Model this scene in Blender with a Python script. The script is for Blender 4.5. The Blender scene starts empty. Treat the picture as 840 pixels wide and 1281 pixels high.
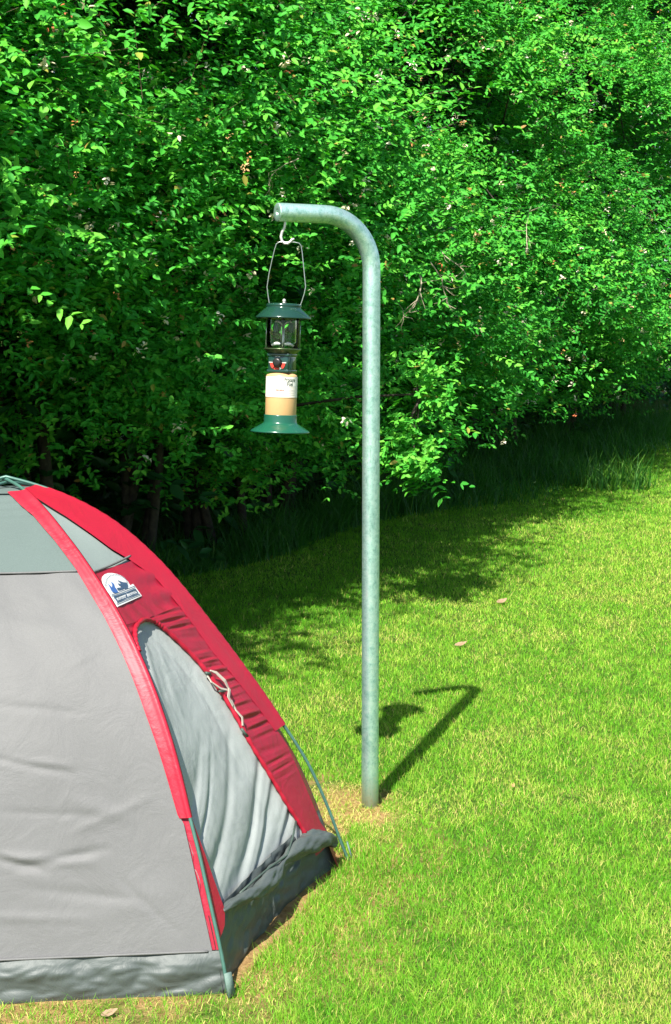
import bpy, bmesh, math, random
import numpy as np
from mathutils import Vector, Matrix

SC = bpy.context.scene
COL = SC.collection
R = math.radians
rng = np.random.default_rng(11)
random.seed(11)

# ------------------------------------------------------------------ camera
PITCH = R(6.7475)
cam_d = bpy.data.cameras.new('camera')
cam = bpy.data.objects.new('camera', cam_d)
COL.objects.link(cam)
cam.location = (0, 0, 1.5)
cam.rotation_euler = (math.pi / 2 - PITCH, 0, 0)
cam_d.sensor_fit = 'VERTICAL'
cam_d.sensor_height = 36
cam_d.lens = 50
cam_d.clip_start = 0.05
cam_d.clip_end = 2000
SC.camera = cam

# ------------------------------------------------------------------ light
SUN_DIR = Vector((0.51, 1.39, -1.84)).normalized()      # the way the light travels
world = bpy.data.worlds.new('World')
SC.world = world
world.use_nodes = True
wn = world.node_tree
bg = wn.nodes['Background']
sky = wn.nodes.new('ShaderNodeTexSky')
sky.sky_type = 'NISHITA'
sky.sun_disc = False
sky.sun_elevation = math.asin(-SUN_DIR.z)
sky.sun_rotation = math.atan2(-SUN_DIR.x, -SUN_DIR.y) % (2 * math.pi)
wn.links.new(sky.outputs[0], bg.inputs[0])
bg.inputs[1].default_value = 0.08
sun_d = bpy.data.lights.new('sun', 'SUN')
sun_d.energy = 4.6
sun_d.angle = R(0.55)
sun_d.color = (1.0, 0.955, 0.88)
sun = bpy.data.objects.new('sun', sun_d)
COL.objects.link(sun)
sun.rotation_euler = SUN_DIR.to_track_quat('-Z', 'Y').to_euler()
sun.location = (-3, -6, 12)
SC.view_settings.view_transform = 'Standard'
SC.view_settings.look = 'None'
SC.view_settings.gamma = 1
SC.view_settings.use_curve_mapping = False
SC.view_settings.exposure = 1.25
SC.render.engine = 'CYCLES'
SC.cycles.max_bounces = 8
SC.cycles.transparent_max_bounces = 12

# ------------------------------------------------------------------ helpers
def lin(c):
    return tuple((x / 12.92 if x <= .04045 else ((x + .055) / 1.055) ** 2.4) for x in c)

class NT:
    def __init__(s, name):
        s.m = bpy.data.materials.new(name)
        s.m.use_nodes = True
        s.t = s.m.node_tree
        s.b = s.t.nodes['Principled BSDF']
        s.out = s.t.nodes['Material Output']
    def n(s, kind, **kw):
        nd = s.t.nodes.new(kind)
        for k, v in kw.items():
            setattr(nd, k, v)
        return nd
    def l(s, a, b):
        s.t.links.new(a, b)
    def noise(s, scale, detail=4, rough=.55, coord='Object', vec=None):
        nz = s.n('ShaderNodeTexNoise')
        nz.inputs['Scale'].default_value = scale
        nz.inputs['Detail'].default_value = detail
        nz.inputs['Roughness'].default_value = rough
        if vec is None:
            tc = s.n('ShaderNodeTexCoord')
            vec = tc.outputs[coord]
        s.l(vec, nz.inputs['Vector'])
        return nz
    def ramp(s, src, stops):
        r = s.n('ShaderNodeValToRGB')
        e = r.color_ramp.elements
        while len(e) < len(stops):
            e.new(.5)
        for el, (p, c) in zip(e, stops):
            el.position = p
            el.color = (*c, 1) if len(c) == 3 else c
        s.l(src, r.inputs[0])
        return r
    def bump(s, src, strength, dist):
        b = s.n('ShaderNodeBump')
        b.inputs['Strength'].default_value = strength
        b.inputs['Distance'].default_value = dist
        s.l(src, b.inputs['Height'])
        s.l(b.outputs[0], s.b.inputs['Normal'])
        return b

def plain(name, col, rough=.5, metal=0, spec=.5, var=.12, scale=60, bump=0):
    m = NT(name)
    nz = m.noise(scale)
    a = tuple(max(0, c * (1 - var)) for c in col)
    b = tuple(min(1, c * (1 + var)) for c in col)
    r = m.ramp(nz.outputs[0], [(.3, a), (.7, b)])
    m.l(r.outputs[0], m.b.inputs['Base Color'])
    m.b.inputs['Roughness'].default_value = rough
    m.b.inputs['Metallic'].default_value = metal
    m.b.inputs['Specular IOR Level'].default_value = spec
    if bump:
        m.bump(nz.outputs[0], .4, bump)
    return m.m

def fabric(name, col, rough=.55, trans=.12, sheen=.0, var=.06, spec=.3, wrinkle=.3, blotch=3.0, dirt=None):
    m = NT(name)
    n1 = m.noise(blotch, 6, .6)
    n2 = m.noise(480, 3, .7)
    a = tuple(c * (1 - var) for c in col)
    b = tuple(min(1, c * (1 + var)) for c in col)
    r = m.ramp(n1.outputs[0], [(.3, a), (.7, b)])
    mix = m.n('ShaderNodeMixRGB', blend_type='MULTIPLY')
    mix.inputs[0].default_value = 1
    r2 = m.ramp(n2.outputs[0], [(.3, (.78, .79, .79)), (.7, (1.0, 1.0, 1.0))])
    m.l(r.outputs[0], mix.inputs[1])
    m.l(r2.outputs[0], mix.inputs[2])
    src = mix.outputs[0]
    if dirt:
        n3 = m.noise(14, 5, .7)
        rr = m.ramp(n3.outputs[0], [(.66, (0, 0, 0)), (.80, (1, 1, 1))])
        mm = m.n('ShaderNodeMixRGB')
        mm.inputs[2].default_value = (*dirt, 1)
        sc = m.n('ShaderNodeMath', operation='MULTIPLY')
        sc.inputs[1].default_value = .35
        m.l(rr.outputs[0], sc.inputs[0])
        m.l(sc.outputs[0], mm.inputs[0])
        m.l(src, mm.inputs[1])
        src = mm.outputs[0]
    m.l(src, m.b.inputs['Base Color'])
    m.b.inputs['Roughness'].default_value = rough
    m.b.inputs['Specular IOR Level'].default_value = spec
    n4 = m.noise(9, 5, .6)
    n4.inputs['Distortion'].default_value = .8
    m.bump(n4.outputs[0], wrinkle, .02)
    if trans:
        tr = m.n('ShaderNodeBsdfTranslucent')
        m.l(src, tr.inputs[0])
        mx = m.n('ShaderNodeMixShader')
        mx.inputs[0].default_value = trans
        m.l(m.b.outputs[0], mx.inputs[1])
        m.l(tr.outputs[0], mx.inputs[2])
        m.l(mx.outputs[0], m.out.inputs[0])
    return m.m

def leafmat(name, stops, trans=.3, rough=.38, spec=.5, tcol=(.10, .42, .02)):
    m = NT(name)
    at = m.n('ShaderNodeAttribute', attribute_name='tint')
    r = m.ramp(at.outputs['Fac'], stops)
    m.l(r.outputs[0], m.b.inputs['Base Color'])
    m.b.inputs['Roughness'].default_value = rough
    m.b.inputs['Specular IOR Level'].default_value = spec
    tr = m.n('ShaderNodeBsdfTranslucent')
    tr.inputs[0].default_value = (*tcol, 1)
    mx = m.n('ShaderNodeMixShader')
    mx.inputs[0].default_value = trans
    m.l(m.b.outputs[0], mx.inputs[1])
    m.l(tr.outputs[0], mx.inputs[2])
    m.l(mx.outputs[0], m.out.inputs[0])
    return m.m

def tag(o, label=None, cat=None, group=None, kind=None):
    if label: o['label'] = label
    if cat: o['category'] = cat
    if group: o['group'] = group
    if kind: o['kind'] = kind
    return o

def empty(name, loc, rot=(0, 0, 0)):
    o = bpy.data.objects.new(name, None)
    o.empty_display_size = .1
    COL.objects.link(o)
    o.location = loc
    o.rotation_euler = rot
    return o

def pyobj(name, v, f, mat, parent=None, smooth=True):
    me = bpy.data.meshes.new(name)
    me.from_pydata([tuple(map(float, p)) for p in v], [], f)
    bm = bmesh.new()
    bm.from_mesh(me)
    bmesh.ops.recalc_face_normals(bm, faces=bm.faces)
    bm.to_mesh(me)
    bm.free()
    if smooth:
        me.polygons.foreach_set('use_smooth', [True] * len(me.polygons))
    me.materials.append(mat)
    o = bpy.data.objects.new(name, me)
    COL.objects.link(o)
    o.parent = parent
    return o

def npobj(name, v, quads, mat, parent=None, tint=None, smooth=False):
    me = bpy.data.meshes.new(name)
    nv, nf = len(v), len(quads)
    k = quads.shape[1]
    me.vertices.add(nv)
    me.vertices.foreach_set('co', np.ascontiguousarray(v, dtype=np.float32).ravel())
    me.loops.add(nf * k)
    me.loops.foreach_set('vertex_index', np.ascontiguousarray(quads, dtype=np.int32).ravel())
    me.polygons.add(nf)
    me.polygons.foreach_set('loop_start', np.arange(0, nf * k, k, dtype=np.int32))
    if smooth:
        me.polygons.foreach_set('use_smooth', np.ones(nf, dtype=bool))
    me.update(calc_edges=True)
    if tint is not None:
        a = me.attributes.new('tint', 'FLOAT', 'POINT')
        a.data.foreach_set('value', np.ascontiguousarray(tint, dtype=np.float32))
    me.materials.append(mat)
    o = bpy.data.objects.new(name, me)
    COL.objects.link(o)
    o.parent = parent
    return o

def nrm(a):
    return a / (np.linalg.norm(a, axis=-1, keepdims=True) + 1e-9)

def tube(pts, rad, seg=10, caps=True):
    """verts, faces of a tube along pts; rad a number or a list"""
    pts = [np.array(p, float) for p in pts]
    n = len(pts)
    if np.isscalar(rad): rad = [rad] * n
    v, f = [], []
    t0 = nrm(pts[1] - pts[0])
    ref = np.array([0, 0, 1.0]) if abs(t0[2]) < .9 else np.array([1.0, 0, 0])
    a = nrm(np.cross(t0, ref))
    for i in range(n):
        t = nrm(pts[min(i + 1, n - 1)] - pts[max(i - 1, 0)])
        a = nrm(a - t * (a @ t))
        b = np.cross(t, a)
        for k in range(seg):
            w = 2 * math.pi * k / seg
            v.append(pts[i] + rad[i] * (a * math.cos(w) + b * math.sin(w)))
    for i in range(n - 1):
        for k in range(seg):
            k2 = (k + 1) % seg
            f.append((i * seg + k, i * seg + k2, (i + 1) * seg + k2, (i + 1) * seg + k))
    if caps:
        f.append(tuple(range(seg))[::-1])
        f.append(tuple((n - 1) * seg + k for k in range(seg)))
    return v, f

def join(*vf):
    V, F = [], []
    for v, f in vf:
        o = len(V)
        V += list(v)
        F += [tuple(i + o for i in q) for q in f]
    return V, F

def lathe(prof, seg=40, c=(0, 0, 0), close=False):
    v, f = [], []
    n = len(prof)
    for r_, z in prof:
        for k in range(seg):
            w = 2 * math.pi * k / seg
            v.append((c[0] + r_ * math.cos(w), c[1] + r_ * math.sin(w), c[2] + z))
    for i in range(n - 1):
        for k in range(seg):
            k2 = (k + 1) % seg
            f.append((i * seg + k, i * seg + k2, (i + 1) * seg + k2, (i + 1) * seg + k))
    return v, f

def box(c, s, rot=None, bev=0):
    bm = bmesh.new()
    bmesh.ops.create_cube(bm, size=1)
    for q in bm.verts: q.co = Vector((q.co.x * s[0], q.co.y * s[1], q.co.z * s[2]))
    if bev:
        bmesh.ops.bevel(bm, geom=list(bm.edges), offset=bev, segments=2, affect='EDGES', profile=.5)
    if rot is not None:
        bmesh.ops.rotate(bm, verts=bm.verts, cent=(0, 0, 0), matrix=rot)
    bmesh.ops.translate(bm, verts=bm.verts, vec=c)
    v = [tuple(q.co) for q in bm.verts]
    f = [tuple(q.index for q in fc.verts) for fc in bm.faces]
    bm.free()
    return v, f

def text_mesh(s, size=1.0, bold=0.0, align='CENTER'):
    cu = bpy.data.curves.new('lettering', 'FONT')
    cu.body = s
    cu.size = size
    cu.align_x = align
    cu.align_y = 'CENTER'
    cu.offset = bold
    cu.resolution_u = 3
    o = bpy.data.objects.new('lettering', cu)
    COL.objects.link(o)
    dg = bpy.context.evaluated_depsgraph_get()
    me = bpy.data.meshes.new_from_object(o.evaluated_get(dg))
    v = np.array([q.co[:] for q in me.vertices])
    f = [tuple(p.vertices) for p in me.polygons]
    bpy.data.objects.remove(o)
    bpy.data.curves.remove(cu)
    bpy.data.meshes.remove(me)
    return v, f

def gz(x, y):
    """height of the sloping lawn"""
    return .05 * (y - 4.6) + .012 * np.sin(x * 1.3 + y * .7) * np.clip((y - 5.5) / 2, 0, 1)

# hedge line on the ground
HB = np.array([-.78, 8.09]); HD = np.array([.487, .873]); HN = np.array([.873, -.487])   # base, along, toward the lawn

# tent plan
TA = np.array([-.9419, 4.05, 1.1118])
TN = np.array([-.2628, 3.2772, -.0661]); TF = np.array([.0308, 4.0694, -.0265]); TM = np.array([-1.4693, 3.1667, -.0717])
def opp(p):
    q = 2 * TA - p
    q[2] = float(gz(q[0], q[1]))
    return q
TN2, TF2, TM2 = opp(TN), opp(TF), opp(TM)
TENT_POLY = np.array([q[:2] for q in (TN, TF, TM2, TN2, TF2, TM)])

def inside_poly(x, y, poly, grow=0):
    c = poly.mean(0)
    p = c + (poly - c) * (1 + grow)
    ok = np.ones(len(x), bool)
    for i in range(len(p)):
        a, b = p[i], p[(i + 1) % len(p)]
        ok &= ((b[0] - a[0]) * (y - a[1]) - (b[1] - a[1]) * (x - a[0])) > 0
    return ok

# ------------------------------------------------------------------ ground
def ground():
    m = NT('turf_soil')
    tc = m.n('ShaderNodeTexCoord')
    n1 = m.noise(35, 6, .7)
    n2 = m.noise(3, 4)
    turf = m.ramp(n1.outputs[0], [(.25, (.03, .07, .012)), (.5, (.08, .15, .022)), (.8, (.20, .22, .06))])
    dirt = m.ramp(n1.outputs[0], [(.2, (.17, .095, .035)), (.5, (.42, .26, .105)), (.8, (.64, .45, .22))])
    def ell(cx, cy, rx, ry, ns):
        mp = m.n('ShaderNodeMapping', vector_type='POINT')
        mp.inputs['Location'].default_value = (-cx / rx, -cy / ry, 0)
        mp.inputs['Scale'].default_value = (1 / rx, 1 / ry, 0)
        m.l(tc.outputs['Object'], mp.inputs[0])
        ln = m.n('ShaderNodeVectorMath', operation='LENGTH')
        m.l(mp.outputs[0], ln.inputs[0])
        ad = m.n('ShaderNodeMath', operation='MULTIPLY_ADD')
        nz = m.noise(ns, 3)
        m.l(nz.outputs[0], ad.inputs[0])
        ad.inputs[1].default_value = .9
        m.l(ln.outputs['Value'], ad.inputs[2])
        return m.ramp(ad.outputs[0], [(.62, (1, 1, 1)), (.82, (0, 0, 0))]) if False else (ad.outputs[0])
    def fac(src, lo, hi):
        mr = m.n('ShaderNodeMapRange')
        m.l(src, mr.inputs[0])
        mr.inputs[1].default_value = lo
        mr.inputs[2].default_value = hi
        mr.inputs[3].default_value = 1
        mr.inputs[4].default_value = 0
        return mr.outputs[0]
    a = fac(ell(.04, 4.46, .22, .27, 12), 1.05, 1.45)
    b = fac(ell(-.9, 4.0, 1.25, 1.12, 9), 1.2, 1.5)
    mxm = m.n('ShaderNodeMath', operation='MAXIMUM')
    m.l(a, mxm.inputs[0]); m.l(b, mxm.inputs[1])
    mx = m.n('ShaderNodeMixRGB')
    m.l(mxm.outputs[0], mx.inputs[0])
    m.l(turf.outputs[0], mx.inputs[1]); m.l(dirt.outputs[0], mx.inputs[2])
    m.l(mx.outputs[0], m.b.inputs['Base Color'])
    m.b.inputs['Roughness'].default_value = .95
    m.b.inputs['Specular IOR Level'].default_value = .1
    nb = m.noise(120, 6, .7)
    m.bump(nb.outputs[0], .9, .02)
    xs = np.concatenate([[-160, -80, -40, -20, -10], np.linspace(-6, 7, 60), [11, 20, 40, 80, 160]])
    ys = np.concatenate([[-60, -20, -6, -1], np.linspace(1.5, 20, 80), [26, 36, 60, 120, 240]])
    X, Y = np.meshgrid(xs, ys)
    Z = gz(X, Y)
    v = np.c_[X.ravel(), Y.ravel(), Z.ravel()]
    nx = len(xs)
    i, j = np.meshgrid(np.arange(nx - 1), np.arange(len(ys) - 1))
    k = (j * nx + i).ravel()
    q = np.c_[k, k + 1, k + nx + 1, k + nx]
    o = npobj('ground', v, q, m.m, smooth=True)
    tag(o, kind='structure')
ground()

# ------------------------------------------------------------------ grass
def vnoise(x, y, f, seed=0):
    """cheap smooth 2-D noise in 0..1"""
    r = np.random.default_rng(seed)
    out = np.zeros_like(x)
    for k in range(7):
        a = r.uniform(0, 2 * np.pi); ff = f * r.uniform(.55, 1.7); ph = r.uniform(0, 6.28)
        out += np.sin((x * np.cos(a) + y * np.sin(a)) * ff * 6.283 + ph + 1.3 * np.sin((x * np.sin(a) - y * np.cos(a)) * ff * 4 + ph * 2))
    return np.clip(.5 + out / 9, 0, 1)

def blades(name, x, y, h, w, lean, tint, mat, sag=.5):
    n = len(x)
    z = gz(x, y) - .003
    a = rng.uniform(0, 2 * np.pi, n)
    fa = rng.uniform(0, 2 * np.pi, n)
    wd = np.c_[np.cos(fa), np.sin(fa), np.zeros(n)] * (w / 2)[:, None]
    ld = np.c_[np.cos(a), np.sin(a), np.zeros(n)]
    p0 = np.c_[x, y, z]
    l1 = h * lean * .30
    l2 = h * lean
    up1 = np.sqrt(np.maximum((h * .5) ** 2 - l1 ** 2, (h * .2) ** 2))
    up2 = np.sqrt(np.maximum(h ** 2 - l2 ** 2, (h * .22) ** 2)) * (1 - sag * .2 * lean)
    Zv = np.array([0, 0, 1.0])
    p1 = p0 + ld * l1[:, None] + Zv * up1[:, None]
    p2 = p0 + ld * l2[:, None] + Zv * up2[:, None]
    v = np.stack([p0 - wd, p0 + wd, p1 + wd * .8, p1 - wd * .8, p2 + wd * .18, p2 - wd * .18], 1).reshape(-1, 3)
    b = np.arange(n)[:, None] * 6
    q = np.concatenate([b + np.array([0, 1, 2, 3]), b + np.array([3, 2, 4, 5])], 0)
    return npobj(name, v, q, mat, tint=np.repeat(tint, 6))

GRASS = leafmat('grass_blade', [(0, (.05, .24, .006)), (.35, (.15, .44, .022)), (.62, (.36, .60, .055)), (.82, (.62, .63, .14)), (1, (.74, .58, .22))],
                trans=.38, rough=.6, spec=.2, tcol=(.34, .58, .03))

def lawn():
    xs, ys, ds = [], [], []
    y = 2.75
    while y < 18:
        dy = .25
        dens = 48000 * (3.2 / y) ** 1.55
        x0, x1 = -.25 * y - .45, .25 * y + .45
        n = int(dens * dy * (x1 - x0))
        xs.append(rng.uniform(x0, x1, n)); ys.append(rng.uniform(y, y + dy, n))
        y += dy
    x = np.concatenate(xs); y = np.concatenate(ys)
    keep = ~inside_poly(x, y, TENT_POLY, .0)
    d1 = np.hypot((x - .04) / .22, (y - 4.46) / .27) + .9 * (vnoise(x, y, 3.0, 5) - .5)
    keep &= (d1 > .80) | (rng.random(len(x)) < .05)
    c = TENT_POLY.mean(0)
    near = inside_poly(x, y, TENT_POLY, .16)
    keep &= ~near | (rng.random(len(x)) < np.where(y < 3.26, .34, .80))
    # beyond the foot of the hedge: bare shaded soil, few blades
    side = (x - HB[0]) * HN[0] + (y - HB[1]) * HN[1]
    keep &= (side > -.8)
    x, y, d1, near = x[keep], y[keep], d1[keep], near[keep]
    n = len(x)
    far = np.clip((y - 3) / 9, 0, 1)
    patch = vnoise(x, y, .55, 1) * .55 + vnoise(x, y, 1.9, 2) * .45
    fine = vnoise(x, y, 6, 3)
    h = rng.uniform(.015, .034, n) * (1 + .35 * (fine - .5)) * np.where((near & (y > 3.4)), 1.6, 1)
    h *= 1 - .35 * np.clip((patch - .5) * 3, 0, 1) * (rng.random(n) < .6)
    tall = rng.random(n) < .012
    h = np.where(tall, h * 1.6, h)
    w = (.0014 + .0027 * far) * rng.uniform(.7, 1.4, n)
    lean = np.where(rng.random(n) < .3, rng.uniform(.1, .5, n), rng.uniform(.45, .97, n))
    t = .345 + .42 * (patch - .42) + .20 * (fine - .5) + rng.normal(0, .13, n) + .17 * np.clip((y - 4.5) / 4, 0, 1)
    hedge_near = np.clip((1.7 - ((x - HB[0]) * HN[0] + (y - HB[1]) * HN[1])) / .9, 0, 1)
    t = t - .34 * hedge_near  # hedge shade put into the blade colour: darker and greener towards the thicket
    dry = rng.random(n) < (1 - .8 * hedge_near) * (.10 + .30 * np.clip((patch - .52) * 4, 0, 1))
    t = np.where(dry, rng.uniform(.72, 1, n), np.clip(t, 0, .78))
    # dry clippings lying on the bare soil round the post and along the tent
    m = 5200
    k = rng.random(m) < .45
    a_, d_ = rng.uniform(0, 6.28, m), np.sqrt(rng.random(m)) * 1.0
    th = rng.integers(0, 6, m); f_ = rng.random(m); P_ = TENT_POLY[th] * (1 - f_)[:, None] + TENT_POLY[(th + 1) % 6] * f_[:, None]
    out_ = P_ - c
    out_ /= np.linalg.norm(out_, axis=1, keepdims=True)
    P_ = P_ + out_ * rng.uniform(.01, .17, m)[:, None]
    sx = np.where(k, .04 + .22 * d_ * np.cos(a_), P_[:, 0]); sy = np.where(k, 4.46 + .27 * d_ * np.sin(a_), P_[:, 1])
    x = np.r_[x, sx]; y = np.r_[y, sy]; h = np.r_[h, rng.uniform(.015, .045, m)]; w = np.r_[w, rng.uniform(.0012, .0026, m)]
    lean = np.r_[lean, rng.uniform(.93, 1.0, m)]; t = np.r_[t, np.where(rng.random(m) < .8, rng.uniform(.86, 1, m), rng.uniform(.3, .6, m))]
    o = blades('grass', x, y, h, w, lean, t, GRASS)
    tag(o, 'mown green lawn grass with yellowish dry patches', 'grass', kind='stuff')
lawn()

# ------------------------------------------------------------------ shrubs
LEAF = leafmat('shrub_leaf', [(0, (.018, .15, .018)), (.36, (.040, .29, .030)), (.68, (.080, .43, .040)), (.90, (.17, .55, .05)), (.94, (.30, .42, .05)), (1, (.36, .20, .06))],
               trans=.30, rough=.55, spec=.2, tcol=(.07, .46, .012))
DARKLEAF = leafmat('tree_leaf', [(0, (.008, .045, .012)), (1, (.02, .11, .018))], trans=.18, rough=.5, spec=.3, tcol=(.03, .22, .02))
BARK = plain('bark', (.045, .038, .026), .9, var=.5, scale=30, bump=.01)
TWIGM = plain('twig_bark', (.16, .12, .07), .9, var=.3, scale=50)
DEADWOOD = plain('dead_wood', (.42, .35, .25), .9, var=.3, scale=50)
PETAL = leafmat('petal', [(0, (.78, .70, .42)), (.6, (.85, .80, .66)), (.8, (.75, .38, .12)), (1, (.55, .12, .05))], trans=.25, rough=.6, spec=.2, tcol=(.7, .6, .4))

def leaf_cloud(pos, d, outward, length, tint, width=.45):
    """pos,d,outward: n x 3 arrays -> folded six-vertex leaves"""
    n = len(pos)
    up = np.array([0, 0, 1.0])
    nn = nrm(up * .85 + outward * .35 + np.array([-.12, -.32, 0]) + rng.normal(0, .36, (n, 3)))
    d = nrm(d - nn * np.sum(d * nn, 1, keepdims=True) * .85)
    s = nrm(np.cross(d, nn))
    nn = np.cross(s, d)
    L = length[:, None]
    W = L * width * rng.uniform(.8, 1.2, (n, 1))
    fold = rng.uniform(.08, .30, (n, 1)) * W
    curl = rng.uniform(-.02, .22, (n, 1)) * L
    p0 = pos
    m1 = pos + d * L * .30
    m2 = pos + d * L * .68 - nn * curl * .35
    tip = pos + d * L - nn * curl
    a1, b1 = m1 + s * W * .52 + nn * fold, m1 - s * W * .52 + nn * fold
    a2, b2 = m2 + s * W * .44 + nn * fold * .7, m2 - s * W * .44 + nn * fold * .7
    v = np.stack([p0, a1, a2, tip, b2, b1], 1).reshape(-1, 3)
    k = np.arange(n)[:, None] * 6
    q = np.concatenate([k + np.array([0, 1, 2, 3]), k + np.array([0, 3, 4, 5])], 0)
    return v, q, np.repeat(tint, 6)

def crown(base, H, rad, nb, ntw, nlf, leaf, zlo, spread=.30, front=True, lean=(0, 0), tshift=0, shape=None, gap=-.22, wpos=(0, 0, 0), zb=None):
    """boughs reach from the axis to the crown's skin; twigs on their outer half carry opposite leaves"""
    fa = math.atan2(HN[1], HN[0])
    ph = fa + (rng.uniform(-1.45, 1.45, nb) if front else rng.uniform(-math.pi, math.pi, nb))
    q = rng.uniform(0, 1, nb) ** .9
    hz = zlo + (H - zlo) * q
    prof = np.interp(q, [0, .12, .35, .65, .88, 1], [.62, .9, 1.0, .95, .66, .2]) if shape is None else np.interp(q, *shape)
    rr = rad * prof * (rng.uniform(.70, 1.05, nb) if front else rng.uniform(.62, 1.08, nb))
    rr *= 1 + .07 * np.sin(ph * 4 + hz * 2.1 + wpos[0] * 5) + .07 * np.sin(hz * 4.3 + wpos[1] * 3)
    lx = np.array(lean)[None, :] * q[:, None] ** 1.5
    ax = np.c_[np.full(nb, base[0]), np.full(nb, base[1])] + lx
    tip = np.c_[ax[:, 0] + rr * np.cos(ph), ax[:, 1] + rr * np.sin(ph), base[2] + hz]
    root = np.c_[ax[:, 0], ax[:, 1], base[2] + np.maximum(hz - rr * rng.uniform(.25, .75, nb), .25)]
    out = np.c_[np.cos(ph), np.sin(ph), np.full(nb, .25)]
    out = nrm(out)
    # twigs
    f = rng.uniform(.36, 1.0, (nb, ntw)) ** .7
    o = rng.normal(0, 1, (nb, ntw, 3)) * np.array([1, 1, .62]) * spread * (.5 + .6 * (1 - np.abs(f - .75))[..., None])
    tp = root[:, None] + (tip - root)[:, None] * f[..., None] + o
    tp[..., 2] -= .10 * f ** 2 * rr[:, None]
    td = nrm(out[:, None] * .8 + rng.normal(0, .32, (nb, 1, 3)) + rng.normal(0, .46, (nb, ntw, 3)) + np.array([0, 0, .22]))
    bt = rng.normal(.5, .17, nb)[:, None]
    tp = tp.reshape(-1, 3); td = td.reshape(-1, 3)
    to = np.repeat(out, ntw, 0)
    tt = np.repeat(bt, ntw, 0)[:, 0]
    # hollows: whole sprays are missing where a coarse field is low
    w = tp + np.array(wpos)
    fld = (np.sin(w[:, 0] * 3.6 + w[:, 2] * 2.3 + 1.0) + np.sin(w[:, 1] * 3.1 - w[:, 2] * 3.7 + 2.0) + np.sin(w[:, 2] * 5.6 + w[:, 0] * 2.9 - w[:, 1] * 2.2)
           + np.sin((w[:, 0] - w[:, 1]) * 7.0 + w[:, 2] * 5.2)) / 4
    gp = gap if zb is None else gap - .40 * np.exp(-((tp[:, 2] - zb - .30) / .5) ** 2)
    keepf = fld > gp + rng.normal(0, .10, len(tp))
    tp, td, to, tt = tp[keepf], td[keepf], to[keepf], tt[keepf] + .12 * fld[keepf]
    nt = len(tp)
    tl = rng.uniform(.14, .34, nt) * (leaf / .05)
    # leaves in opposite pairs along the twig
    k = np.arange(nlf)
    g = ((k // 2) + .6) / (nlf / 2)
    sgn = np.where(k % 2, 1, -1)
    side = nrm(np.cross(td, nrm(np.array([0, 0, 1.0]) + rng.normal(0, .5, (nt, 3)))))
    alt = nrm(np.cross(td, side))
    pairturn = ((k // 2) % 2)[None, :, None]
    sd = side[:, None] * (1 - .55 * pairturn) + alt[:, None] * (.55 * pairturn)
    lp = tp[:, None] + td[:, None] * (tl[:, None] * g)[..., None]
    lp[..., 2] -= (.16 * tl[:, None] * g ** 2)
    ld = nrm(td[:, None] * .7 + sd * sgn[None, :, None] + rng.normal(0, .18, (nt, nlf, 3)))
    lo = np.repeat(to, nlf, 0)
    ll = leaf * np.clip(rng.normal(1, .22, (nt, nlf)), .45, 1.6) * (1 - .35 * np.abs(g - .55))
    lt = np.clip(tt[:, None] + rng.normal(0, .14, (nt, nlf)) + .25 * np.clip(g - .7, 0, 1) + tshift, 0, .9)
    lt = np.where(rng.random(lt.shape) < .018, rng.uniform(.93, 1, lt.shape), lt)
    return leaf_cloud(lp.reshape(-1, 3), ld.reshape(-1, 3), lo, ll.ravel(), lt.ravel()), (tip, root, tp, td, tl)

def stem_path(p, top, bend, n=7):
    pts = []
    p = np.array(p, float); top = np.array(top, float)
    off = rng.normal(0, bend, 3); off[2] = 0
    for i in range(n):
        f = i / (n - 1)
        pts.append(p + (top - p) * f + off * math.sin(math.pi * f) + rng.normal(0, bend * .22, 3) * (0 < i < n - 1))
    return pts

def blossoms(parent, tip, tp, td, n, size=.022):
    rr_ = tp[:, 0] * HN[0] + tp[:, 1] * HN[1]
    cand = np.where(rr_ > np.quantile(rr_, .45))[0]
    i = rng.choice(cand, n)
    c = tp[i] + td[i] * .24
    k = 7
    cc = np.repeat(c, k, 0) + rng.normal(0, size * .45, (n * k, 3))
    dd = nrm(rng.normal(0, 1, (n * k, 3)))
    kind = np.repeat(np.where(rng.random(n) < .42, rng.uniform(.72, 1, n), rng.uniform(0, .62, n)), k)
    v, q, t = leaf_cloud(cc, dd, dd, np.where(kind > .7, size * .7, size) * rng.uniform(.7, 1.3, n * k), kind, .5)
    o = npobj('blossom', v, q, PETAL, parent, t)
    tag(o, kind='stuff')

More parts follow.
